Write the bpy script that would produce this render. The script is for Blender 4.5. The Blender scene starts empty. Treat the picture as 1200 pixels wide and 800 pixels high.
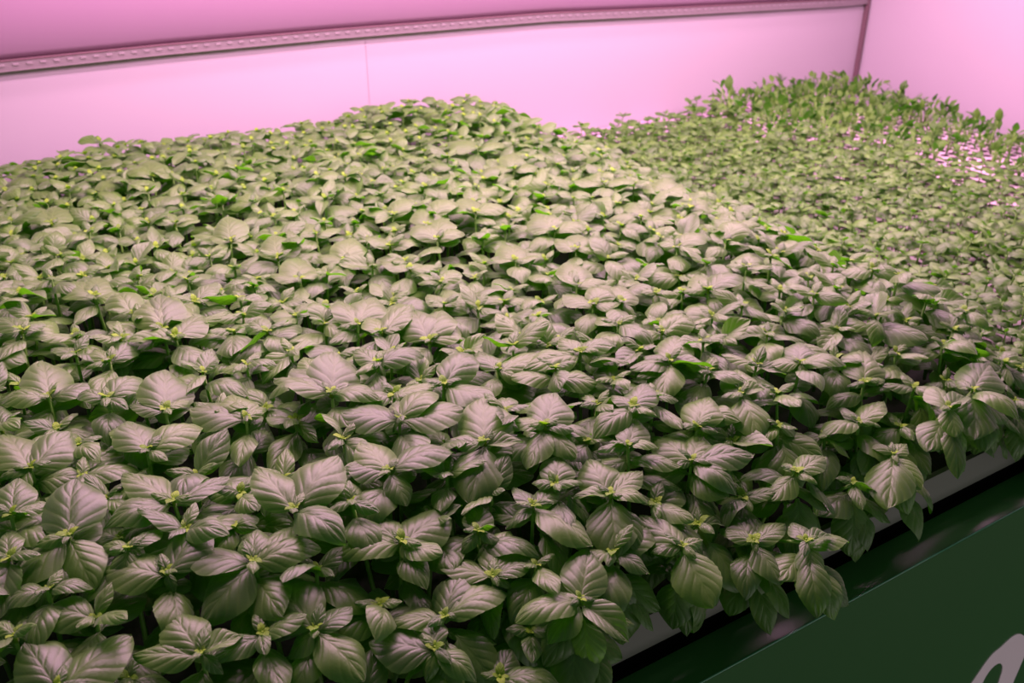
import bpy, math, random
import numpy as np
from mathutils import Matrix, Vector
random.seed(7); np.random.seed(7)
SC = bpy.context.scene; COL = SC.collection
PI = math.pi

# ------------------------------------------------------------------ camera
F = 1100.0; TH = math.radians(28); YAW = math.radians(31.6)
CAM = Vector((-.333, -.476, .62))
FWD = Vector((math.sin(YAW)*math.cos(TH), math.cos(YAW)*math.cos(TH), -math.sin(TH)))
RIGHT = Vector((math.cos(YAW), -math.sin(YAW), 0)); UP = RIGHT.cross(FWD)
cd = bpy.data.cameras.new('camera'); cam = bpy.data.objects.new('camera', cd); COL.objects.link(cam)
cam.matrix_world = Matrix(((RIGHT.x, UP.x, -FWD.x, CAM.x), (RIGHT.y, UP.y, -FWD.y, CAM.y), (RIGHT.z, UP.z, -FWD.z, CAM.z), (0, 0, 0, 1)))
cd.sensor_width = 36; cd.lens = 36*F/1200; cd.clip_start = .02; cd.clip_end = 60
cd.dof.use_dof = True; cd.dof.focus_distance = .86; cd.dof.aperture_fstop = 9
SC.camera = cam
def ray(u, v): return FWD + RIGHT*((u-600)/F) - UP*((v-400)/F)
def onz(u, v, z):
    d = ray(u, v); return CAM + d*((z-CAM.z)/d.z)
def ony(u, v, y):
    d = ray(u, v); return CAM + d*((y-CAM.y)/d.y)
def proj(p):
    d = Vector(p)-CAM; z = d.dot(FWD)
    return 600+F*d.dot(RIGHT)/z, 400-F*d.dot(UP)/z, z

# ------------------------------------------------------------------ materials
def mat(name):
    m = bpy.data.materials.new(name); m.use_nodes = True
    nt = m.node_tree; return m, nt, nt.nodes['Principled BSDF']
def simple(name, col, rough=.5, metal=0, spec=.5, noise=0, nscale=20, bump=0):
    m, nt, b = mat(name)
    b.inputs['Base Color'].default_value = (*col, 1); b.inputs['Roughness'].default_value = rough
    b.inputs['Metallic'].default_value = metal; b.inputs['Specular IOR Level'].default_value = spec
    if noise or bump:
        tc = nt.nodes.new('ShaderNodeTexCoord'); n = nt.nodes.new('ShaderNodeTexNoise'); n.inputs['Scale'].default_value = nscale; n.inputs['Detail'].default_value = 5
        nt.links.new(tc.outputs['Object'], n.inputs['Vector'])
        if noise:
            r = nt.nodes.new('ShaderNodeMapRange'); r.inputs['To Min'].default_value = 1-noise; r.inputs['To Max'].default_value = 1+noise
            mx = nt.nodes.new('ShaderNodeMix'); mx.data_type = 'RGBA'; mx.blend_type = 'MULTIPLY'; mx.inputs[0].default_value = 1
            mx.inputs[6].default_value = (*col, 1)
            nt.links.new(n.outputs['Fac'], r.inputs['Value']); nt.links.new(r.outputs[0], mx.inputs[7]); nt.links.new(mx.outputs[2], b.inputs['Base Color'])
        if bump:
            bp = nt.nodes.new('ShaderNodeBump'); bp.inputs['Strength'].default_value = bump; bp.inputs['Distance'].default_value = .002
            nt.links.new(n.outputs['Fac'], bp.inputs['Height']); nt.links.new(bp.outputs[0], b.inputs['Normal'])
    return m
def leaf_mat(name, top, under, trans, rough=.47, spec=1.0, sheen=.20, nveins=5, bump=.35, island=False, tw=.38, var=.35, vein=.16):
    m, nt, b = mat(name); N = nt.nodes; L = nt.links
    out = N['Material Output']
    def math_(op, a, c=None, d=None):
        n = N.new('ShaderNodeMath'); n.operation = op
        for i, x in enumerate((a, c, d)):
            if x is None: continue
            if isinstance(x, (int, float)): n.inputs[i].default_value = x
            else: L.new(x, n.inputs[i])
        return n.outputs[0]
    def mix(f, a, c, mode='MIX'):
        n = N.new('ShaderNodeMix'); n.data_type = 'RGBA'; n.blend_type = mode
        for i, x in ((0, f), (6, a), (7, c)):
            if isinstance(x, (int, float)): n.inputs[i].default_value = x
            elif isinstance(x, tuple): n.inputs[i].default_value = (*x, 1)
            else: L.new(x, n.inputs[i])
        return n.outputs[2]
    uv = N.new('ShaderNodeUVMap'); sp = N.new('ShaderNodeSeparateXYZ'); L.new(uv.outputs[0], sp.inputs[0])
    t = sp.outputs[0]; s = math_('ABSOLUTE', math_('SUBTRACT', math_('MULTIPLY', sp.outputs[1], 2.0), 1.0))
    q = math_('MULTIPLY', math_('SUBTRACT', t, math_('MULTIPLY', math_('POWER', s, .85), .44)), nveins)
    fr = math_('ABSOLUTE', math_('SUBTRACT', math_('FRACT', q), .5))          # .5 at a vein
    lat = math_('SMOOTH_MIN', math_('MULTIPLY', math_('SUBTRACT', .5, fr), 4.0), 1.0, .5)   # 0 at the vein
    mid = math_('SMOOTH_MIN', math_('MULTIPLY', s, 12.0), 1.0, .2)
    h = math_('MULTIPLY', lat, mid)
    geo = N.new('ShaderNodeNewGeometry')
    rnd = geo.outputs['Random Per Island']
    if not island:
        oi = N.new('ShaderNodeObjectInfo'); rnd = oi.outputs['Random']
    tex = N.new('ShaderNodeTexCoord'); no = N.new('ShaderNodeTexNoise'); no.inputs['Scale'].default_value = 7; no.inputs['Detail'].default_value = 3
    L.new(uv.outputs[0], no.inputs['Vector'])
    dark = tuple(c*(1-var) for c in top); lite = (top[0]*(1+var*1.3), top[1]*(1+var*.7), top[2]*(1+var*.4))
    c0 = mix(rnd, dark, lite)
    c1 = mix(math_('MULTIPLY', math_('SUBTRACT', no.outputs['Fac'], .3), .5), c0, (top[0]*.7, top[1]*.95, top[2]*.6))
    veinc = (min(1, top[0]*1.9+.03), min(1, top[1]*1.45+.03), top[2]*1.2+.01)
    c2 = mix(math_('MULTIPLY', math_('SUBTRACT', 1.0, h), vein), c1, veinc)
    rim = math_('MULTIPLY', math_('POWER', s, 10.0), .45)
    c3 = mix(rim, c2, (top[0]*1.5, top[1]*1.5, top[2]))
    cf = mix(geo.outputs['Backfacing'], c3, under)
    L.new(cf, b.inputs['Base Color'])
    b.inputs['Roughness'].default_value = rough
    sm = math_('MULTIPLY', math_('SUBTRACT', 1.0, math_('MULTIPLY', geo.outputs['Backfacing'], .7)), spec)
    L.new(sm, b.inputs['Specular IOR Level'])
    b.inputs['Sheen Weight'].default_value = sheen; b.inputs['Sheen Roughness'].default_value = .5
    b.inputs['Sheen Tint'].default_value = (1, 1, 1, 1)
    bp = N.new('ShaderNodeBump'); bp.inputs['Strength'].default_value = bump; bp.inputs['Distance'].default_value = .0009
    fine = N.new('ShaderNodeTexNoise'); fine.inputs['Scale'].default_value = 28; L.new(uv.outputs[0], fine.inputs['Vector'])
    L.new(math_('ADD', h, math_('MULTIPLY', fine.outputs['Fac'], .35)), bp.inputs['Height']); L.new(bp.outputs[0], b.inputs['Normal'])
    tr = N.new('ShaderNodeBsdfTranslucent'); tr.inputs['Color'].default_value = (*trans, 1); L.new(bp.outputs[0], tr.inputs['Normal'])
    ms = N.new('ShaderNodeMixShader'); ms.inputs[0].default_value = tw
    L.new(b.outputs[0], ms.inputs[1]); L.new(tr.outputs[0], ms.inputs[2]); L.new(ms.outputs[0], out.inputs['Surface'])
    return m
TOP = (.066, .182, .011); UND = (.10, .24, .02); TRA = (.10, .44, .006)
M_leaf = leaf_mat('basil leaf', TOP, UND, TRA)
M_leaf_i = leaf_mat('basil leaf mass', TOP, UND, TRA, island=True)
M_young = leaf_mat('basil young leaf', (.20, .42, .020), (.17, .38, .02), (.20, .60, .008), rough=.5, spec=.4, sheen=.1, nveins=4, island=True, tw=.4)
M_seed = leaf_mat('seedling leaf', (.066, .185, .018), (.09, .26, .02), (.10, .42, .006), rough=.45, spec=.6, sheen=.08, nveins=4, bump=.3, tw=.3, var=.4)
M_seed_i = leaf_mat('seedling leaf mass', (.066, .185, .018), (.09, .26, .02), (.10, .42, .006), rough=.45, spec=.6, sheen=.08, nveins=4, bump=.3, island=True, tw=.3, var=.45)
M_tall = leaf_mat('leafy green', (.075, .20, .022), (.08, .25, .02), (.07, .40, .008), rough=.5, spec=.4, sheen=.08, nveins=4, bump=.3, tw=.3, var=.45)
M_tall_i = leaf_mat('leafy green mass', (.075, .20, .022), (.08, .25, .02), (.07, .40, .008), rough=.5, spec=.4, sheen=.08, nveins=4, bump=.3, island=True, tw=.3, var=.45)
M_stem = simple('green stem', (.16, .34, .05), .5, noise=.25, nscale=60)
YW = 1.34; xc = ony(999, 98, YW).x
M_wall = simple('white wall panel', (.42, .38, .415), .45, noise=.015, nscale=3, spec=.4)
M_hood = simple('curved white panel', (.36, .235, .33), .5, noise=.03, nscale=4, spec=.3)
M_alu = simple('brushed aluminium rail', (.24, .21, .215), .5, .3, noise=.1, nscale=50)
M_gap = simple('dark joint', (.13, .075, .085), .8)
M_groove = simple('panel joint', (.34, .28, .32), .7)
M_rim = simple('grey gutter plastic', (.13, .135, .11), .5, noise=.1, nscale=8)
M_black = simple('black bench top and gap shade', (.002, .002, .002), .9, spec=.05)
M_soil = simple('dark growing mat', (.006, .012, .004), .9, noise=.4, nscale=60, bump=.5)
M_green = simple('glossy dark green panel', (.034, .125, .036), .34, spec=.25, noise=.06, nscale=3)
M_edge = simple('painted green edge highlight', (.05, .22, .12), .12, spec=1)
M_letter = simple('white vinyl letter', (.85, .72, .80), .45)
M_floor = simple('dark concrete floor', (.10, .09, .09), .6, noise=.2, nscale=4)
M_bench = simple('bench body grey', (.12, .12, .12), .6)

# tray of the seedlings: white raft with rows of dark planting holes
def raft_mat():
    m, nt, b = mat('white raft with holes'); N = nt.nodes; L = nt.links
    tc = N.new('ShaderNodeTexCoord'); sp = N.new('ShaderNodeSeparateXYZ'); L.new(tc.outputs['Object'], sp.inputs[0])
    def mth(op, a, c=None):
        n = N.new('ShaderNodeMath'); n.operation = op
        for i, x in enumerate((a, c)):
            if x is None: continue
            if isinstance(x, (int, float)): n.inputs[i].default_value = x
            else: L.new(x, n.inputs[i])
        return n.outputs[0]
    P = .026
    def cell(o): return mth('SUBTRACT', mth('FRACT', mth('DIVIDE', o, P)), .5)
    fx, fy = cell(sp.outputs[0]), cell(sp.outputs[1])
    d = mth('SQRT', mth('ADD', mth('MULTIPLY', fx, fx), mth('MULTIPLY', fy, fy)))
    r = N.new('ShaderNodeMapRange'); r.inputs['From Min'].default_value = .34; r.inputs['From Max'].default_value = .38
    L.new(d, r.inputs['Value'])
    mx = N.new('ShaderNodeMix'); mx.data_type = 'RGBA'; L.new(r.outputs[0], mx.inputs[0])
    mx.inputs[6].default_value = (.03, .015, .012, 1); mx.inputs[7].default_value = (.62, .50, .58, 1)
    L.new(mx.outputs[2], b.inputs['Base Color']); b.inputs['Roughness'].default_value = .6
    bp = N.new('ShaderNodeBump'); bp.inputs['Strength'].default_value = 1; bp.inputs['Distance'].default_value = .004
    L.new(r.outputs[0], bp.inputs['Height']); L.new(bp.outputs[0], b.inputs['Normal'])
    return m
M_raft = raft_mat()

# ------------------------------------------------------------------ mesh helpers
def mesh(name, verts, faces, mats, uvs=None, mi=None, smooth=True):
    me = bpy.data.meshes.new(name); me.from_pydata([tuple(v) for v in verts], [], [tuple(f) for f in faces])
    for m in mats: me.materials.append(m)
    if uvs is not None:
        ul = me.uv_layers.new(name='UVMap'); vi = np.zeros(len(me.loops), dtype=np.int32); me.loops.foreach_get('vertex_index', vi)
        ul.data.foreach_set('uv', np.asarray(uvs, dtype=np.float32)[vi].ravel())
    if mi is not None: me.polygons.foreach_set('material_index', np.asarray(mi, dtype=np.int32))
    me.polygons.foreach_set('use_smooth', [smooth]*len(me.polygons)); me.update()
    return me
def link(name, me, parent=None, loc=None):
    o = bpy.data.objects.new(name, me); COL.objects.link(o)
    if parent: o.parent = parent
    if loc: o.location = loc
    return o
def tag(o, label=None, cat=None, group=None, kind=None):
    if label: o['label'] = label
    if cat: o['category'] = cat
    if group: o['group'] = group
    if kind: o['kind'] = kind
    return o
def box(x0, x1, y0, y1, z0, z1):
    v = [(x, y, z) for z in (z0, z1) for y in (y0, y1) for x in (x0, x1)]
    f = [(0, 2, 3, 1), (4, 5, 7, 6), (0, 1, 5, 4), (2, 6, 7, 3), (0, 4, 6, 2), (1, 3, 7, 5)]
    return v, f
def boxes(lst):
    V = []; Fc = []
    for b in lst:
        v, f = box(*b); n = len(V); V += v; Fc += [tuple(i+n for i in g) for g in f]
    return V, Fc
def boxobj(name, lst, m, parent=None, bevel=0):
    v, f = boxes(lst); o = link(name, mesh(name, v, f, [m], smooth=False), parent)
    if bevel:
        md = o.modifiers.new('bevel', 'BEVEL'); md.width = bevel; md.segments = 3
    return o
def extrude_profile(prof, x0, x1, nx=1, dz=None):
    """closed profile of (y,z) swept along x; dz(x) lifts it"""
    V = []; Fc = []; n = len(prof)
    for i in range(nx+1):
        x = x0+(x1-x0)*i/nx; d = dz(x) if dz else 0
        V += [(x, y, z+d) for y, z in prof]
    for i in range(nx):
        for k in range(n):
            a = i*n+k; b = i*n+(k+1) % n; Fc.append((a, b, b+n, a+n))
    Fc.append(tuple(range(n-1, -1, -1))); Fc.append(tuple(nx*n+k for k in range(n)))
    return V, Fc

# ------------------------------------------------------------------ leaf shapes
def leaf_shape(W=.56, arch=.1, cup=.16, pucker=.024, nt=20, ns=6, nv=5, twist=0, fold=0, curl=0, wav=.035, seed=0, peak=.42, petiole=.06):
    """unit leaf: base at the origin, tip at x=1, z up. Returns verts, faces, uvs (ribbon with a rounded petiole strip)"""
    rs = random.Random(seed); ph = rs.uniform(0, 6)
    V = []; U = []
    for i in range(nt+1):
        t = i/nt; tt = t**.9
        if tt < petiole: w = .028
        else:
            q = (tt-petiole)/(1-petiole); e = math.log(.5)/math.log(peak)
            w = max(.004, W/2*math.sin(PI*q**e)**.72*(1-.10*q**5)+.010*(1-q))
        x = tt; zc = arch*4*tt*(1-tt)-curl*max(0, tt-.6)**2*2
        for k in range(-ns, ns+1):
            s = k/ns; a = abs(s)
            y = s*w
            q = tt-.44*a**.85
            env = (math.sin(PI*min(1, a)**.8)**.8)*min(1, w/.12)
            z = zc-cup*(a**1.8)*w*1.6+pucker*abs(math.sin(PI*nv*q))*env+fold*abs(y)
            z += .012*min(1, a*5)-.012
            z += wav*a*a*math.sin(9*tt+ph+(0 if s > 0 else 2))
            ya = y*math.cos(twist*tt)-0; za = z+y*math.sin(twist*tt)
            er = 1+.018*math.sin(60*tt+ph)*(1 if a == 1 else 0)
            V.append((x, ya*er, za)); U.append((tt, s*.5+.5))
    n = 2*ns+1; Fc = []
    for i in range(nt):
        for k in range(n-1):
            a = i*n+k; Fc.append((a, a+n, a+n+1, a+1))
    return V, Fc, U
STY = {}
def style(name, **k):
    STY[name] = []
    for j in range(3):
        r = random.Random(hash(name) % 997+j) if False else random.Random(len(STY)*31+j)
        kk = dict(k); kk['W'] = k.get('W', .56)*r.uniform(.94, 1.07); kk['arch'] = k.get('arch', .1)+r.uniform(-.03, .04); kk['twist'] = r.uniform(-.25, .25); kk['seed'] = j+len(STY)*7
        hi = leaf_shape(**kk); lo = leaf_shape(**{**kk, 'nt': 9, 'ns': 3})
        STY[name].append((mesh('basil_leaf_'+name, hi[0], hi[1], [M_leaf], hi[2]), [np.array(lo[0]), lo[1], np.array(lo[2])]))
style('oval', W=.55, arch=.10, cup=.20)
style('round', W=.74, arch=.10, cup=.22, peak=.45, pucker=.020)
style('slim', W=.45, arch=.10, cup=.24)
style('small', W=.50, arch=.12, cup=.30, pucker=.042, nv=4)
style('folded', W=.58, arch=.06, cup=.02, fold=.45, pucker=.022)
style('droop', W=.62, arch=.17, cup=.22, curl=.25)

def leaf_matrix(base, tip, roll=0):
    base = Vector(base); tip = Vector(tip); x = tip-base; L = x.length; x.normalize()
    z = Vector((0, 0, 1)); z = z-x*z.dot(x)
    if z.length < .15:
        h = Vector((base.x-CX, base.y-CY, 0)); z = h-x*h.dot(x)
    z.normalize(); y = z.cross(x)
    c, s = math.cos(roll), math.sin(roll); y2 = y*c+z*s; z2 = z*c-y*s
    return Matrix(((x.x*L, y2.x*L, z2.x*L, base.x), (x.y*L, y2.y*L, z2.y*L, base.y), (x.z*L, y2.z*L, z2.z*L, base.z), (0, 0, 0, 1)))
CX, CY = .2, .6
def tube(pts, r0, r1, n=6):
    V = []; Fc = []
    for i, p in enumerate(pts):
        r = r0+(r1-r0)*i/(len(pts)-1); p = Vector(p)
        d = (Vector(pts[min(i+1, len(pts)-1)])-Vector(pts[max(i-1, 0)])).normalized()
        a = d.orthogonal().normalized(); b = d.cross(a)
        V += [tuple(p+a*(r*math.cos(2*PI*k/n))+b*(r*math.sin(2*PI*k/n))) for k in range(n)]
    for i in range(len(pts)-1):
        for k in range(n):
            a = i*n+k; b = i*n+(k+1) % n; Fc.append((a, b, b+n, a+n))
    Fc.append(tuple(range(n-1, -1, -1))); Fc.append(tuple((len(pts)-1)*n+k for k in range(n)))
    return V, Fc
class Acc:
    def __init__(s): s.V = []; s.F = []; s.U = []; s.M = []; s.n = 0
    def add(s, V, Fc, U, M, mi=0):
        V = np.asarray(V, dtype=float)
        if M is not None:
            A = np.array(M); V = V@A[:3, :3].T+A[:3, 3]
        s.V.append(V); s.F += [tuple(i+s.n for i in f) for f in Fc]
        s.U.append(np.asarray(U) if U is not None else np.full((len(V), 2), .5)); s.M += [mi]*len(Fc); s.n += len(V)
    def mesh(s, name, mats): return mesh(name, np.concatenate(s.V), s.F, mats, np.concatenate(s.U), s.M)
def growing_tip_acc(acc, M, mi, seed):
    r = random.Random(seed)
    sh = leaf_shape(W=.62, arch=.2, cup=.25, fold=.35, pucker=.03, nt=6, ns=2, nv=3, petiole=.02)
    for j in range(4):
        az = j*PI/2+r.uniform(-.2, .2); L = (.0095 if j % 2 else .0065)*r.uniform(.8, 1.2); el = math.radians(r.uniform(12, 48))
        tip = (L*math.cos(az)*math.cos(el), L*math.sin(az)*math.cos(el), L*math.sin(el))
        mm = leaf_matrix((0, 0, 0), tip)
        acc.add(sh[0], sh[1], sh[2], M@mm if M else mm, mi)
TIPS = []
for j in range(5):
    a = Acc(); growing_tip_acc(a, None, 0, j)
    v, f = tube([(0, 0, -.004), (0, 0, 0), (0, 0, .0015), (0, 0, .0028)], .0018, .0010, 6); a.add(v, f, None, None, 0)
    TIPS.append(a.mesh('basil_growing_tip', [M_young]))

# ------------------------------------------------------------------ the crowd of basil
X0, X1, Y0, Y1 = -.62, .70, .025, 1.27     # where basil roots stand
def sm(x): x = max(0, min(1, x)); return x*x*(3-2*x)
def canopy(x, y):
    z = .148
    z -= .070*(1-sm((y+.03)/.22))
    z -= .045*(1-sm((.74-x)/.13))
    z -= .040*sm((.03-y)/.07)
    z += .006*math.sin(x*11+y*7)+.005*math.sin(x*23-y*17+1)
    return z
def on_canopy(u, v):
    z = .14
    for _ in range(8):
        p = onz(u, v, z); z = canopy(p.x, p.y)
    return p
# rosettes read off the photograph: centre, tips of its larger leaves, and what marks it out
R = [
 (80,625,[(111,692),(8,692),(40,640),(88,560)],'broad round leaf pointing down at left'),
 (195,668,[(119,668),(205,695),(182,650),(240,612)],None),
 (296,655,[(214,648),(376,638),(237,732),(300,620)],'long horizontal leaf pair over a folded leaf'),
 (370,735,[(308,668),(412,710),(337,772),(428,798)],'big dark leaf and three small pale ones'),
 (345,594,[(296,546),(403,527),(404,632),(364,579)],'tall oval leaf leaning to the upper right'),
 (470,632,[(392,650),(519,648),(423,608),(527,600),(488,665)],'pale long leaf lifted to the left'),
 (520,720,[(542,668),(455,728),(595,690)],'small upright leaf standing like a flame'),
 (510,757,[(432,752),(503,722),(560,797),(500,800)],None),
 (578,672,[(506,658),(625,659),(600,690),(598,622)],None),
 (680,700,[(690,643),(737,752),(650,695),(642,755),(603,725)],'dark leaf hanging over the grey gutter'),
 (800,638,[(762,648),(823,632),(836,712),(750,603)],'pointed leaf hanging to the gutter rail'),
 (715,577,[(671,585),(760,586),(688,538),(752,552),(722,655)],'broad heart leaf hanging straight down'),
 (625,590,[(655,572),(593,620),(695,640),(601,571)],None),
 (651,565,[(623,566),(683,566),(656,533)],None),
 (568,515,[(568,462),(520,517),(613,518),(551,592)],'tall round leaf above and hanging leaf below'),
 (456,548,[(424,517),(477,537),(537,525),(477,593),(405,545)],None),
 (468,488,[(400,482),(543,478),(468,470),(512,458),(462,503)],'wide level pair like spread wings'),
 (388,458,[(448,466),(338,430),(308,445),(395,402),(395,440)],'broad leaves fanned behind a small centre'),
 (443,422,[(416,409),(497,413),(451,443),(415,440)],None),
 (520,448,[(556,412),(494,445),(536,468),(580,468)],None),
 (583,430,[(560,412),(640,415),(613,450)],None),
 (680,410,[(722,400),(709,430),(655,396),(612,432)],None),
 (785,420,[(795,394),(753,418),(835,430),(776,470),(738,432)],'round striped leaf pointing down in the middle'),
 (741,474,[(716,464),(770,488),(760,450),(694,513)],None),
 (639,497,[(652,460),(603,491),(675,505),(675,537),(618,550)],'fan of round leaves above a small star'),
 (736,520,[(747,491),(700,528),(772,523)],None),
 (811,537,[(789,548),(835,535),(865,578),(822,510),(765,512),(884,533)],'grey smooth leaf stretched to its right'),
 (817,498,[(830,465),(793,497),(842,507)],None),
 (869,459,[(862,433),(845,465),(895,455),(890,515)],'smooth egg shaped leaf below a small star'),
 (938,423,[(900,425),(992,425),(936,401),(946,447)],'long ribbed pair and a small pointed leaf'),
 (1013,446,[(1008,403),(992,454),(1037,445)],None),
 (1007,492,[(960,510),(1032,500),(985,477),(1035,470)],None),
 (933,551,[(967,535),(958,567),(900,587),(917,543)],'crossed star of four leaves on the slope'),
 (1048,530,[(1010,520),(1040,597),(1080,573),(1062,520)],'round leaf hanging low near the rail'),
 (1140,455,[(1162,424),(1196,490),(1120,445),(1143,520)],'large round leaf at the right end'),
 (1112,475,[(1095,452),(1120,512),(1133,465)],None),
 (883,632,[(915,684),(860,602),(920,613),(842,620)],None),
 (945,632,[(955,682),(930,612),(975,628)],None),
 (57,462,[(50,418),(115,450),(0,470)],'rosy round leaf raised at its back'),
 (124,464,[(90,461),(165,440),(150,480)],'bare stem showing under its leaves'),
 (193,478,[(152,475),(222,470),(195,427)],'big rosy leaf behind a curled green one'),
 (35,545,[(82,505),(0,560),(5,508),(5,590)],None),
 (172,525,[(150,493),(238,497),(197,540)],None),
 (203,585,[(269,558),(157,597),(118,548),(120,615)],'very long grey leaf laid to the left'),
 (288,488,[(224,478),(268,463),(312,478)],None),
 (128,420,[(110,410),(163,400),(100,432)],None),
 (66,802,[(30,753),(155,745),(110,800)],'striped leaf at the bottom left corner'),
 (235,762,[(198,718),(155,768),(262,790),(285,745)],None),
 (585,792,[(655,797),(565,765),(600,760)],None),
 (12,600,[(60,592),(-20,610),(20,560)],None),
 (150,640,[(142,690),(190,620),(120,640)],None),
 (412,585,[(445,600),(380,600),(400,560)],None),
 (560,620,[(540,650),(590,640),(560,590)],None),
 (500,262,[(520,285),(480,268),(500,240)],None),
 (708,213,[(670,212),(745,212),(706,200)],None),
 (743,214,[(720,226),(765,214)],None),(774,225,[(755,215),(800,217),(790,205)],None),
 (751,253,[(712,258),(790,262),(750,240)],'bare yellow neck between two level leaves'),
 (806,242,[(785,240),(828,236)],None),(650,268,[(620,250),(690,265),(625,275)],None),
 (794,288,[(770,285),(822,297),(830,275)],'bare twin stems below its leaves'),
 (851,281,[(835,272),(878,256),(875,290)],None),(675,290,[(650,280),(700,295),(680,275)],None),
 (875,311,[(850,312),(905,312),(885,298)],None),(830,338,[(800,342),(858,342),(820,322),(882,320)],None),
 (676,332,[(650,322),(712,330),(668,305)],None),(604,303,[(575,305),(635,300),(600,285)],None),
 (776,387,[(738,392),(812,372),(790,398)],None),(770,342,[(745,340),(795,345),(768,360)],None),
 (695,355,[(660,345),(725,358),(712,338)],None),(729,352,[(745,372),(705,372),(730,335)],None),
 (512,278,[(482,266),(545,272),(520,250)],'broad fan leaf behind a yellow centre'),(506,250,[(488,255),(535,236)],None),(460,250,[(430,243),(490,235),(440,262)],None),
 (557,247,[(530,252),(595,243),(548,232)],None),(370,273,[(340,260),(400,268),(372,282)],None),
 (457,287,[(428,278),(492,285)],None),(405,303,[(372,300),(415,272),(440,312)],None),(351,325,[(316,322),(370,318),(350,300)],None),
 (517,328,[(490,333),(540,318),(510,345)],None),(480,313,[(445,305),(515,312),(478,325)],None),
 (419,378,[(392,352),(440,347),(395,385),(448,360)],None),(447,387,[(435,372),(473,385),(490,352)],None),
 (520,355,[(500,345),(530,345)],None),(503,396,[(480,360),(518,362),(535,380)],None),(325,300,[(322,268),(350,282)],None),
 (590,352,[(550,345),(620,352)],None),(270,280,[(268,232),(245,278),(292,275)],'broad upright oval leaf in the left half'),
 (60,260,[(35,238),(95,270),(70,240)],None),(104,270,[(75,285),(125,262)],None),(205,260,[(175,255),(235,258)],None),
 (110,345,[(78,330),(150,348),(118,325)],None),(155,365,[(135,345),(175,372)],None),(205,392,[(150,400),(238,370),(180,400)],None),
 (190,382,[(190,330),(170,345),(212,345)],'broad dull upright leaf left of centre'),
 (60,325,[(35,345),(90,320)],None),(25,385,[(0,372),(55,380),(20,400)],None),(165,372,[],None),
 (178,205,[(174,178),(150,200),(200,205)],'rosy upright leaf near the left rear'),
 (560,172,[(520,168),(590,168)],'dark hollow beside it in the rear half'),
 (602,196,[(600,172),(575,195),(630,195)],None),
]
def hanging(P, n):
    L = []
    for k in range(n):
        fr = P.y < .075; side_ = P.x > .66
        a = (-PI/2 if fr else 0)+random.uniform(-.9, .9)
        el = -math.radians(random.uniform(35, 80)); d = rot(a)*math.cos(el)+Vector((0, 0, math.sin(el)))
        b = Vector(P)+Vector((0, 0, -random.uniform(.012, .04)))+rot(a)*.012
        L.append((b, b+d*random.uniform(.042, .058), random.choice(['oval', 'round', 'droop']), random.uniform(-.3, .3)))
    return L
plants = []   # dict(root, top, leaves=[(base,tip,style,roll)], phrase)
def rot(a): return Vector((math.cos(a), math.sin(a), 0))
def outward(x, y):
    ox = sm((x-.56)/.16); oy = -sm((.10-y)/.12)
    return Vector((ox, oy, 0))
def filler(P, az, levels, scale):
    L = []
    out = outward(P.x, P.y)
    for (dz, l0, l1, p0, p1, st) in levels:
        for k in (0, 1):
            a = az+PI*k+random.uniform(-.3, .3); l = random.uniform(l0, l1)*scale; el = math.radians(random.uniform(p0, p1))
            d = rot(a)*math.cos(el)+Vector((0, 0, math.sin(el)))
            lean = out*.35
            d = (d+lean*max(0, 1)+Vector((0, 0, -.45*out.length*(1 if d.dot(out) > 0 else .1)))).normalized()
            b = Vector(P)+Vector((0, 0, -dz))-out*dz*.2
            L.append((b, b+d*l, random.choice(st), random.gauss(0, .25) if random.random() < .965 else random.choice((-1, 1))*random.uniform(.7, 1.2)))
        az += PI/2+random.uniform(-.25, .25)
    return L
def make_root(P):
    x = min(X1-.01, max(X0, P.x+random.uniform(-.012, .012))); y = min(Y1, max(Y0+.01, P.y+random.uniform(-.012, .012)))
    return Vector((x, y, -.005))
for (u, v, tips, phrase) in R:
    P = on_canopy(u, v); P = Vector((min(P.x, .745), max(P.y, -.012), P.z))
    P = onz(u, v, canopy(P.x, P.y)+.004)
    out = outward(P.x, P.y); leaves = []; sc = 1
    for (a, b) in tips:
        dvp = b-v; dup = a-u
        dz = -.010 - .00026*max(0, dvp) + (.00028*max(0, -dvp))
        if abs(dup) > abs(dvp)*1.5: dz = -.006
        base = Vector(P)+Vector((0, 0, -.003))
        T = onz(a, b, P.z+dz); d = T-base; l = d.length
        if l < .016: d = d*(.016/l)
        if l > .066: # leaf stands up or hangs: keep its pixel tip but pull it towards the eye plane
            k = .066/l; d = d*k+Vector((0, 0, (-.016 if dvp > 0 else .016)*(1-k)))
        l = d.length
        st = 'small' if l < .030 else random.choice(['oval', 'round', 'droop', 'oval', 'folded'] if l < .05 else ['oval', 'round', 'droop'])
        if abs(dvp) > abs(dup): st = 'small' if l < .026 else 'round'
        bb = base+Vector((0, 0, -.003 if l > .035 else 0))
        leaves.append((bb, base+d, st, random.uniform(-.2, .2)))
    az = random.uniform(0, PI)
    if len(tips) >= 1: # tiny fresh pair square to the first leaf, then deeper filling leaves
        d0 = leaves[0][1]-leaves[0][0]; az = math.atan2(d0.y, d0.x)+PI/2
    leaves += filler(P, az+(PI/4 if len(tips) > 2 else 0), [(.001, .012, .020, 2, 28, ['small'])] if len(tips) > 2 else [(.001, .018, .026, 8, 32, ['small'])], 1)
    vf = v > 440
    leaves += filler(P, az+.6, [(.019 if vf else .013, .040, .054, -18, 8, ['oval', 'round', 'droop'])], 1)
    leaves += filler(P, az+.1, [(.042 if vf else .034, .045, .058, -25, 0, ['oval', 'round'])], 1) if random.random() < .85 else []
    if P.y < .075 and P.x > -.1: leaves += hanging(P, 3)
    plants.append(dict(P=P, root=make_root(P), leaves=leaves, phrase=phrase, px=(u, v), fixed=True))
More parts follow.
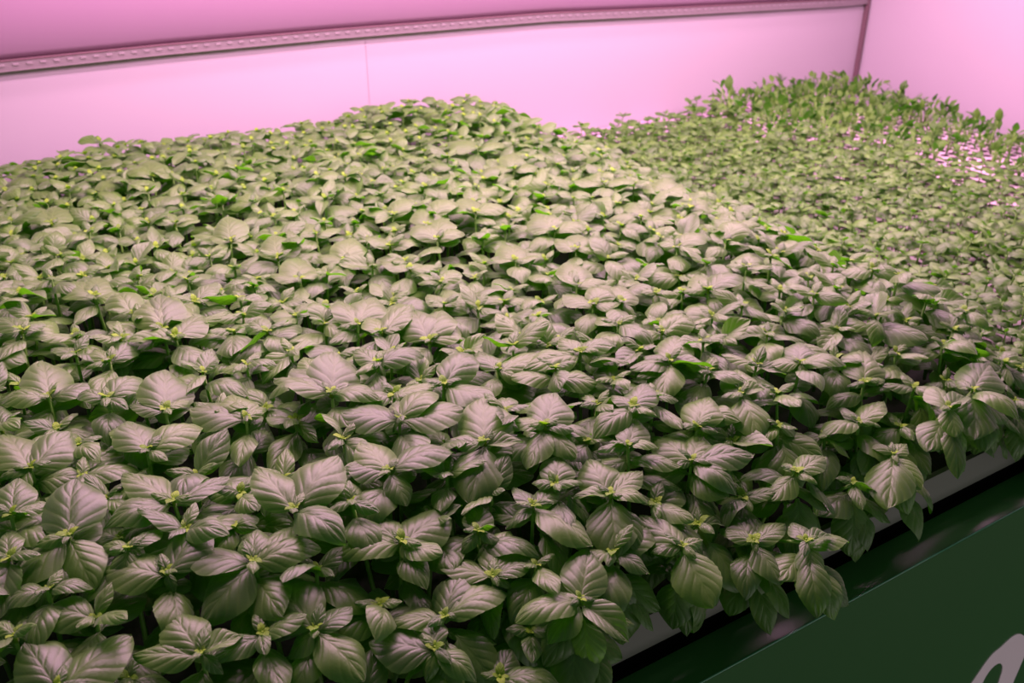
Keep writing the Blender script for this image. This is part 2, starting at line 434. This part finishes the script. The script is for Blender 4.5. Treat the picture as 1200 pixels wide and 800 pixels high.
# fill the rest of the bed evenly
PIT = .050
cell = {}
def near(p, r):
    gx, gy = int(p.x//.05), int(p.y//.05)
    for i in range(gx-2, gx+3):
        for j in range(gy-2, gy+3):
            for q in cell.get((i, j), ()):
                if (q.x-p.x)**2+(q.y-p.y)**2 < r*r: return True
    return False
def put(p): cell.setdefault((int(p.x//.05), int(p.y//.05)), []).append(p)
for p in plants: put(p['P'])
for it in range(16000):
    x = random.uniform(X0, X1+.025); y = random.uniform(-.012, Y1+.01)
    p = Vector((x, y, canopy(x, y)+random.uniform(-.012, .006)))
    r = (.040 if it < 9000 else .036) if y < 1.0 else .034
    if proj(p)[1] > 430: p.z -= random.uniform(0, .024)
    elif y < 1.05: p.z -= random.uniform(0, .010)
    if near(p, r): continue
    uu, vv, _ = proj(p)
    if not (-70 < uu < 1330 and vv < 900): continue
    put(p)
    s = random.uniform(.85, 1.08)
    az = random.uniform(0, PI)
    lv = filler(p, az, [(.001, .018, .028, *((4, 34) if y < 1.08 else (-5, 12)), ['small']), (.004, .032, .050, *((-25, 34) if y < 1.08 else (-14, 6)), ['oval', 'round', 'droop', 'folded', 'slim', 'oval']),
                        (.015, .044, .060, -20, 8, ['oval', 'round', 'droop']), (.036, .044, .058, -25, 0, ['oval', 'round'])], s)
    if (p.y < .075 and p.x > -.1) or p.x > .68: lv += hanging(p, 3)
    plants.append(dict(P=p, root=make_root(p), leaves=lv, phrase=None, px=(uu, vv), fixed=False))
for p in plants:
    u, v, d = proj(p['P']); p['d'] = d; p['px'] = (u, v)
    p['inview'] = -60 < u < 1260 and v < 860
vis = sorted([p for p in plants if p['inview']], key=lambda p: (not p['fixed'], p['d']))
chosen = vis[:300]; cid = set(map(id, chosen)); rest = [p for p in plants if id(p) not in cid]
chosen.sort(key=lambda p: p['d'])

# labels: landmarks first, the others by where they stand to the nearest landmark
lm = [p for p in chosen if p['phrase']]
def side(dx, dy):
    a = math.degrees(math.atan2(-dy*1.4, dx)) % 360
    names = ['right of', 'behind and right of', 'behind', 'behind and left of', 'left of', 'before and left of', 'in front of', 'before and right of']
    return names[int(((a+22.5) % 360)//45)]
ORD = ['nearest', 'second', 'third', 'fourth', 'fifth', 'sixth', 'seventh', 'eighth', 'ninth', 'tenth', 'eleventh', 'twelfth', 'thirteenth', 'fourteenth', 'fifteenth', 'sixteenth', 'seventeenth', 'eighteenth', 'nineteenth', 'twentieth']
buckets = {}
for p in chosen:
    if p['phrase']:
        p['label'] = 'basil plant with ' + p['phrase']; continue
    q = min(lm, key=lambda q: math.hypot(q['px'][0]-p['px'][0], 1.4*(q['px'][1]-p['px'][1])))
    dx = p['px'][0]-q['px'][0]; dy = p['px'][1]-q['px'][1]
    buckets.setdefault((id(q), side(dx, dy)), []).append((math.hypot(dx, dy), p, q))
for (_, sd), lst in buckets.items():
    lst.sort(key=lambda t: t[0])
    for k, (_, p, q) in enumerate(lst):
        w = (('' if len(lst) == 1 else ORD[k]+' ')+'basil plant '+sd+' the '+q['phrase']).split()
        p['label'] = ' '.join(w[:16])

NEAR_N = 175
for i, p in enumerate(chosen):
    root = bpy.data.objects.new('basil_plant', None); COL.objects.link(root); root.location = p['root']; root.empty_display_size = .01
    tag(root, p['label'], 'basil', 'basil plants crowded in the large bed')
    P = p['P']; rt = p['root']
    s0 = Vector((0, 0, 0)); s3 = P-rt-Vector((0, 0, .003)); pts = [s0, Vector((s3.x*.25, s3.y*.25, s3.z*.35)), Vector((s3.x*.65, s3.y*.65, s3.z*.7)), s3]
    v, f = tube(pts, .0024, .0015, 6); link('stem', mesh('basil_stem', v, f, [M_stem]), root)
    t = link('growing_tip', TIPS[i % 5], root); sc = random.uniform(.75, 1.15); t.location = P-rt+Vector((0, 0, -.002)); t.rotation_euler = (random.uniform(-.2, .2), random.uniform(-.2, .2), random.uniform(0, 6)); t.scale = (sc, sc, sc)
    if i < NEAR_N:
        for (b, e, st, rl) in p['leaves']:
            me = random.choice(STY[st])[0]
            o = link('leaf', me, root); o.matrix_parent_inverse = Matrix.Identity(4)
            M = leaf_matrix(b-rt, e-rt, rl); o.matrix_basis = M
    else:
        a = Acc()
        for (b, e, st, rl) in p['leaves']:
            V, Fc, U = random.choice(STY[st])[1]; a.add(V, Fc, U, leaf_matrix(b-rt, e-rt, rl))
        link('foliage', a.mesh('basil_foliage', [M_leaf_i]), root)
a = Acc()
for p in rest:
    for (b, e, st, rl) in p['leaves']:
        V, Fc, U = random.choice(STY[st])[1]; a.add(V, Fc, U, leaf_matrix(b, e, rl))
    v, f = tube([p['root'], p['P']], .0024, .0015, 5); a.add(v, f, None, None, 1)
    growing_tip_acc(a, Matrix.Translation(p['P']-Vector((0, 0, .002))), 2, random.randint(0, 99))
if rest:
    tag(link('basil_foliage', a.mesh('basil_mass', [M_leaf_i, M_stem, M_young])), 'remaining basil foliage filling the bed behind and beside the counted plants', 'basil', None, 'stuff')

# ------------------------------------------------------------------ seedling tray on the right
SX0, SX1, SY0, SY1 = .74, 1.85, .02, 1.325
def small_plant(seed, tall):
    r = random.Random(seed); a = Acc()
    if not tall:
        H = r.uniform(.018, .044)
        v, f = tube([(0, 0, -.002), (r.uniform(-.003, .003), 0, H*.6), (0, 0, H)], .0011, .0008, 4); a.add(v, f, None, None, 1)
        az = r.uniform(0, PI)
        for lv, (z, l, el) in enumerate(((H*.97, .010, 35), (H*.9, .022, 14), (H*.55, .024, -2))):
            for k in (0, 1):
                an = az+PI*k+lv*PI/2+r.uniform(-.3, .3); L = l*r.uniform(.85, 1.15); e = math.radians(el+r.uniform(-10, 10))
                sh = leaf_shape(W=.72, arch=.12, cup=.2, nt=5, ns=2, nv=3, pucker=.02, petiole=.06, seed=seed)
                b = Vector((0, 0, z)); d = Vector((math.cos(an)*math.cos(e), math.sin(an)*math.cos(e), math.sin(e)))
                a.add(sh[0], sh[1], sh[2], leaf_matrix(b, b+d*L, r.uniform(-.3, .3)), 0)
    else:
        n = r.randint(6, 9)
        for k in range(n):
            an = r.uniform(0, 2*PI); H = r.uniform(.022, .052); lean = r.uniform(.004, .018)
            top = Vector((math.cos(an)*lean, math.sin(an)*lean, H)); mid = Vector((top.x*.3, top.y*.3, H*.55))
            v, f = tube([(0, 0, -.002), mid, top], .0011, .0008, 4); a.add(v, f, None, None, 1)
            L = r.uniform(.016, .026); e = math.radians(r.uniform(5, 75))
            d = Vector((math.cos(an)*math.cos(e), math.sin(an)*math.cos(e), math.sin(e)))
            sh = leaf_shape(W=r.uniform(.42, .66), arch=.1, cup=.1, fold=.2, nt=5, ns=2, nv=3, pucker=.02, petiole=.06, seed=seed+k)
            a.add(sh[0], sh[1], sh[2], leaf_matrix(top, top+d*L, r.uniform(-.5, .5)), 0)
    return a
low_acc = [small_plant(100+k, False) for k in range(8)]; tall_acc = [small_plant(200+k, True) for k in range(8)]
low_me = [x.mesh('seedling', [M_seed, M_stem]) for x in low_acc]; tall_me = [x.mesh('leafy_green', [M_tall, M_stem]) for x in tall_acc]
bare = [(onz(u, v, .0), r) for u, v, r in ((1128, 172, .022), (1131, 182, .022), (1132, 192, .022), (1150, 190, .03), (1098, 198, .028), (1112, 205, .028), (1128, 217, .03), (1152, 232, .026), (1170, 238, .026), (1195, 238, .03), (1000, 178, .026), (1030, 178, .024), (985, 183, .02), (925, 158, .018), (1075, 160, .02), (1106, 160, .02), (1185, 200, .02))]
def is_tall(x, y):
    b = max(sm((y-.90)/.16)*sm((x-1.27)/.06), sm((x-1.40)/.14)*sm((y-.42)/.2))
    return b
items = []
pit = .0285
ny = int((SY1-SY0)/pit); nx = int((SX1-SX0)/pit)
for i in range(nx):
    for j in range(ny):
        x = SX0+.012+i*pit+random.uniform(-.005, .005); y = SY0+.012+j*pit+random.uniform(-.005, .005)
        u, v, d = proj((x, y, .02))
        if u > 1750 or x > 1.745+.09*sm((y-.6)/.7) or y > SY1-.035: continue
        if y > 1.23 and x < 1.26 and random.random() < .85: continue
        t = is_tall(x, y)
        if any((x-b[0].x)**2+(y-b[0].y)**2 < b[1]**2 for b in bare): continue
        tall = random.random() < t
        if tall and random.random() < .35: continue
        if not tall and t > .2 and random.random() < .3: continue
        items.append((d, u, v, x, y, tall))
items.sort(); nl = nt_ = 0; mass = {False: Acc(), True: Acc()}
def seed_label(x, y, tall):
    if tall:
        if y > 1.1: return 'taller dark green leafy plant rising against the back wall' if x < 1.5 else 'taller dark green leafy plant in the far corner by both walls'
        return 'loose dark green leafy plant beside the pink bare patches by the right wall' if y < .8 else 'loose dark green leafy plant along the right wall'
    k = 'small pale green seedling '
    if x < .84: return k+('beside the front part of the basil bed edge' if y < .35 else 'beside the middle of the basil bed edge' if y < .7 else 'beside the far part of the basil bed edge')
    if y < .25: return k+'in the front rows of the seedling tray'
    if x > 1.25: return k+'near the bare white tray patches'
    return k+('in the dense near middle of the seedling tray' if y < .6 else 'in the dense far middle of the seedling tray')
for (d, u, v, x, y, tall) in items:
    s = random.uniform(.8, 1.25)*(1.05-.25*sm((1.1-y)/.5)*sm((x-1.45)/.2) if tall else 1.15); rz = random.uniform(0, 6.28)
    if tall and 1.36 < x < 1.42 and y > 1.2: s *= 1.35
    inview = u < 1215
    if inview and ((tall and nt_ < 300) or (not tall and nl < 300)):
        o = link('leafy_green' if tall else 'seedling', random.choice(tall_me if tall else low_me), None, (x, y, 0))
        o.rotation_euler = (random.uniform(-.25, .25), random.uniform(-.25, .25), rz); o.scale = (s, s, s)
        tag(o, seed_label(x, y, tall), 'leafy green' if tall else 'seedling', 'taller leafy greens near the walls' if tall else 'low seedlings in the right hand tray')
        if tall: nt_ += 1
        else: nl += 1
    else:
        src = random.choice(tall_acc if tall else low_acc); M = Matrix.Translation((x, y, 0))@Matrix.Rotation(rz, 4, 'Z')@Matrix.Scale(s, 4)
        mass[tall].add(np.concatenate(src.V), src.F, np.concatenate(src.U), M)
        mass[tall].M[-len(src.F):] = src.M
for tall in (False, True):
    if mass[tall].n:
        tag(link('leafy_foliage' if tall else 'seedling_carpet', mass[tall].mesh('mass', [M_tall_i if tall else M_seed_i, M_stem])),
            'mass of taller leafy greens at the far end of the tray' if tall else 'carpet of small pale green seedlings in the far part of the tray', 'greens', None, 'stuff')
# single long sprouts that stick out above the rest
def sprout(u, v, y, label, n=3, seed=0):
    top = ony(u, v, y); r = random.Random(seed); H = top.z
    root = bpy.data.objects.new('tall_sprout', None); COL.objects.link(root); root.location = (top.x, y, 0); tag(root, label, 'sprout')
    vv, f = tube([(0, 0, -.002), (r.uniform(-.006, .006), 0, H*.4), (r.uniform(-.004, .004), 0, H*.75), (0, 0, H*.9)], .0016, .001, 6); link('stem', mesh('sprout_stem', vv, f, [M_stem]), root)
    for k in range(n):
        z = H*(.9-.16*k); an = r.uniform(0, 6.28); L = r.uniform(.022, .032); e = math.radians(r.uniform(10, 60) if k else 80)
        sh = leaf_shape(W=.62, arch=.1, cup=.12, nt=8, ns=3, nv=4, petiole=.1, seed=k)
        b = Vector((0, 0, z)); d = Vector((math.cos(an)*math.cos(e), math.sin(an)*math.cos(e), math.sin(e)))
        a = Acc(); a.add(sh[0], sh[1], sh[2], leaf_matrix(b, b+d*L)); link('leaf', a.mesh('sprout_leaf', [M_tall]), root)
sprout(846, 99, 1.25, 'tall green sprout standing alone at the left end of the leafy greens', 4, 1)
sprout(868, 110, 1.24, 'tall sprout just right of the lone sprout by the back wall', 4, 2)
sprout(836, 116, 1.24, 'short upright sprout left of the lone tall sprout', 4, 3)
sprout(935, 100, 1.25, 'bushy sprout peaking against the back wall left of the corner', 5, 4)
sprout(975, 100, 1.22, 'thin sprout just left of the dark corner joint', 4, 5)
sprout(1003, 97, 1.20, 'leafy sprout standing right under the corner joint', 5, 6)
sprout(1170, 138, .74, 'thin bent sprout outlined against the right wall', 4, 8)
sprout(1143, 140, .85, 'short sprout left of the thin bent sprout by the right wall', 3, 9)
sprout(1190, 152, .68, 'dark sprout at the right end by the right wall', 4, 10)
sprout(1120, 132, .92, 'spreading sprout along the right wall before the corner', 4, 11)

# ------------------------------------------------------------------ trays and bench
t = bpy.data.objects.new('basil_tray', None); COL.objects.link(t); t.location = (0, 0, -.03)
tag(t, 'long grey gutter tray holding the crowded basil on a dark mat', 'tray')
V, Fc = extrude_profile([(-.008, -.03), (0, 0), (0, .001), (.006, .001), (.006, -.012), (.012, -.012), (.012, -.03)], -1.2, 1.79, 1)
V = [(x, y, z+.03) for x, y, z in V]
link('front_rail', mesh('front_rail', V, Fc, [M_rim], smooth=False), t)
boxobj('growing_mat', [(-.9, .715, .013, 1.30, 0, .022)], M_soil, t)
boxobj('side_rim', [(.716, .728, .013, 1.30, 0, .028)], M_rim, t, .002)
t = bpy.data.objects.new('seedling_tray', None); COL.objects.link(t); t.location = (0, 0, -.03)
tag(t, 'white raft tray with rows of dark holes under the seedlings', 'tray')
boxobj('raft', [(.73, 1.80, .013, 1.325, 0, .029)], M_raft, t)
boxobj('rear_rim', [(.73, 1.83, 1.3255, 1.336, 0, .036)], simple('lilac tray rim', (.42, .30, .40), .5), t, .002)
bn = bpy.data.objects.new('growing_bench', None); COL.objects.link(bn); bn.location = (0, 0, -.9)
tag(bn, 'dark green fronted growing bench that carries both trays', 'bench')
Z = .9
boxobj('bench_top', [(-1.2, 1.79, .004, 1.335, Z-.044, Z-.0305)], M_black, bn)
boxobj('painted_gap_shade', [(-1.2, 1.79, -.006, .003, Z-.046, Z-.031), (-1.2, 1.79, -.014, -.006, Z-.0445, Z-.0435)], M_black, bn)  # black strips put the gap's shade into colour, also across the ledge
boxobj('body', [(-1.2, 1.79, -.04, 1.335, 0.0, Z-.075)], M_bench, bn)
V, Fc = extrude_profile([(-.052, Z-.070), (-.052, Z-.046), (.0, Z-.045), (1.3, Z-.045), (1.3, Z-.070)], -1.2, 1.79)
link('ledge', mesh('ledge', V, Fc, [M_green], smooth=False), bn)
fp = boxobj('fascia_panel', [(-1.2, 1.79, -.0545, -.0525, Z-.52, Z-.0465)], M_green, bn)
V, Fc = tube([(-1.2, -.0535, Z-.0458), (1.79, -.0535, Z-.0458)], .0011, .0011, 8); tag(link('edge_highlight', mesh('edge', V, Fc, [M_edge]), bn), 'bright strip painted as the bench edge highlight')  # lighter green tube stands in for the highlight along the bench edge
# letter on the fascia, traced on the panel plane and finished below the frame
out_px = [(1137,800),(1146,787),(1155,774),(1163,764.5),(1172,757),(1180,749.5),(1187,744),(1192,742),(1197,742.8),(1201,747),(1203,754),(1200,766),(1194,781),(1186,800),(1180,822),(1178,838),(1183,846),(1192,844),(1200,856),(1188,868),(1172,868),(1163,858),(1162,842),(1150,862),(1135,872),(1120,868),(1113,852),(1116,832),(1125,815)]
in_px = [(1150,800),(1156,789),(1163,780.5),(1169,776.5),(1173,778),(1173.5,784),(1171,793),(1168,802),(1162,820),(1152,840),(1142,850),(1136,848),(1135,836),(1140,818)]
YF = -.0545
def fpt(u, v): p = ony(u, v, YF); return (p.x, p.z)
cu = bpy.data.curves.new('letter', 'CURVE'); cu.dimensions = '2D'; cu.fill_mode = 'BOTH'; cu.extrude = .0006
for px in (out_px, in_px):
    pts = [fpt(*q) for q in px]; sp = cu.splines.new('BEZIER'); sp.bezier_points.add(len(pts)-1); sp.use_cyclic_u = True
    for bp_, q in zip(sp.bezier_points, pts):
        bp_.co = (q[0], q[1], 0); bp_.handle_left_type = bp_.handle_right_type = 'AUTO'
lo = bpy.data.objects.new('letter_curve', cu); COL.objects.link(lo)
dg = bpy.context.evaluated_depsgraph_get(); me = bpy.data.meshes.new_from_object(lo.evaluated_get(dg)); bpy.data.objects.remove(lo)
me.materials.clear(); me.materials.append(M_letter)
le = link('letter', me, fp); le.rotation_euler = (PI/2, 0, 0); le.location = (0, YF-.0007, Z)
tag(le, 'white rounded script letter')

# ------------------------------------------------------------------ room shell
barz = np.array([[-.9, .285], [-.225, .297], [.049, .2965], [.372, .2945], [.869, .285], [1.235, .269], [1.855, .238]])
def bz(x): return float(np.interp(x, barz[:, 0], np.convolve(np.pad(barz[:, 1], 1, mode='edge'), [.12, .76, .12], 'valid')))
# back wall: one flat sheet cut along the rail
nxs = 60; V = []; Fc = []
for i in range(nxs+1):
    x = -1.4+(xc+1.4)*i/nxs; V += [(x, YW, -.9), (x, YW, bz(x)), (x, YW+.03, bz(x)), (x, YW+.03, -.9)]
for i in range(nxs):
    for k in range(4): a = i*4+k; b = i*4+(k+1) % 4; Fc.append((a, b, b+4, a+4))
tag(link('wall_back', mesh('wall_back', V, Fc, [M_wall], smooth=False)), kind='structure')
# upper back wall bulges forward above the rail
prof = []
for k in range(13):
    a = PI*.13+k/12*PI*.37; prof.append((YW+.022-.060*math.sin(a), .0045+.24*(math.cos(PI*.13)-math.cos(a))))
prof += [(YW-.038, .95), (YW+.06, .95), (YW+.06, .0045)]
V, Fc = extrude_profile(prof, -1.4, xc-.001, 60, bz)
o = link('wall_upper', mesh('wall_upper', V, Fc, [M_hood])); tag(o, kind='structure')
# rail
rail = bpy.data.objects.new('wall_rail', None); COL.objects.link(rail); tag(rail, 'thin aluminium rail running along the pink back wall above the basil', 'rail')
def yz(y0, y1, z0, z1): return [(y0, z0), (y0, z1), (y1, z1), (y1, z0)]
V, Fc = extrude_profile(yz(YW-.010, YW+.02, -.0135, .001), -1.4, xc-.001, 60, lambda x: bz(x)); link('channel', mesh('channel', V, Fc, [M_alu], smooth=False), rail)
V, Fc = extrude_profile(yz(YW-.011, YW+.02, .0012, .0036), -1.4, xc-.001, 60, lambda x: bz(x)); tag(link('joint', mesh('joint', V, Fc, [M_gap], smooth=False), rail), 'dark strip painted as shadow above the rail')  # solid dark strip with the shadow gap's shade in its colour
V, Fc = extrude_profile(yz(YW-.011, YW+.01, -.0150, -.0132), -1.4, xc-.001, 60, lambda x: bz(x)); link('lower_lip', mesh('lip', V, Fc, [M_alu], smooth=False), rail)
bl = []
for k in range(124):
    x = -.8+k*.0213
    bl.append((x, x+.009, YW-.0115, YW-.0095, bz(x)-.006, bz(x)-.0025))
v, f = boxes(bl); link('slot_highlights', mesh('slot_highlights', v, f, [simple('rail slot highlight', (.265, .232, .238), .5)], smooth=False), rail)  # lighter blocks carry the highlights of the rail slots in their colour
# right wall, corner joint, seam
v = [(xc+.004-(.11 if y < 0 else -.006), y, z) for z in (-.9, 1.2) for y in (-.35, 1.4)]+[(xc+.06, y, z) for z in (-.9, 1.2) for y in (-.35, 1.4)]
f = [(0, 1, 3, 2), (4, 6, 7, 5), (0, 2, 6, 4), (1, 5, 7, 3), (0, 4, 5, 1), (2, 3, 7, 6)]; tag(link('wall_right', mesh('wall_right', v, f, [M_wall], smooth=False)), kind='structure')
v, f = box(xc-.0055, xc-.0005, 1.325, 1.3395, -.02, 1.2); tag(link('trim_1', mesh('trim_1', v, f, [M_gap], smooth=False)), kind='structure')
sx = ony(430, 80, YW).x
v, f = box(sx, sx+.0014, YW-.0006, YW+.001, -.02, bz(sx)-.024); tag(link('trim_2', mesh('trim_2', v, f, [M_groove], smooth=False)), kind='structure')
v, f = box(-5, 5, -5, 3, -.92, -.9); tag(link('floor', mesh('floor', v, f, [M_floor], smooth=False)), kind='structure')

# ------------------------------------------------------------------ light: pink grow lamps hung above the bench, dim room around, added low fill in front
def area(name, x, y, z, sx, sy, e, col, rot=(0, 0, 0)):
    l = bpy.data.lights.new(name, 'AREA'); l.shape = 'RECTANGLE'; l.size = sx; l.size_y = sy; l.energy = e; l.color = col
    o = bpy.data.objects.new(name, l); COL.objects.link(o); o.location = (x, y, z); o.rotation_euler = rot
PINK = (1, .49, .77)
for y, e in ((.42, 4.2), (.70, 5.2), (.98, 4.6), (1.2, 2.2)):
    area('grow_lamp', .68, y, .80, 2.0, .05, e*4.9, PINK)
area('added_fascia_fill', 1.0, -1.3, -.45, 2.4, .4, 5, (1, .86, .90), (PI/2, 0, 0))  # unseen fill light, added to brighten the bench fascia and its letter
w = bpy.data.worlds.new('room'); SC.world = w; w.use_nodes = True
w.node_tree.nodes['Background'].inputs[0].default_value = (.80, 1, .76, 1); w.node_tree.nodes['Background'].inputs[1].default_value = .12
SC.view_settings.view_transform = 'Standard'; SC.view_settings.look = 'None'; SC.view_settings.gamma = 1; SC.view_settings.use_curve_mapping = False
SC.view_settings.exposure = 0
SC.cycles.max_bounces = 10; SC.cycles.transmission_bounces = 6; SC.cycles.diffuse_bounces = 5
SC.cycles.use_denoising = True
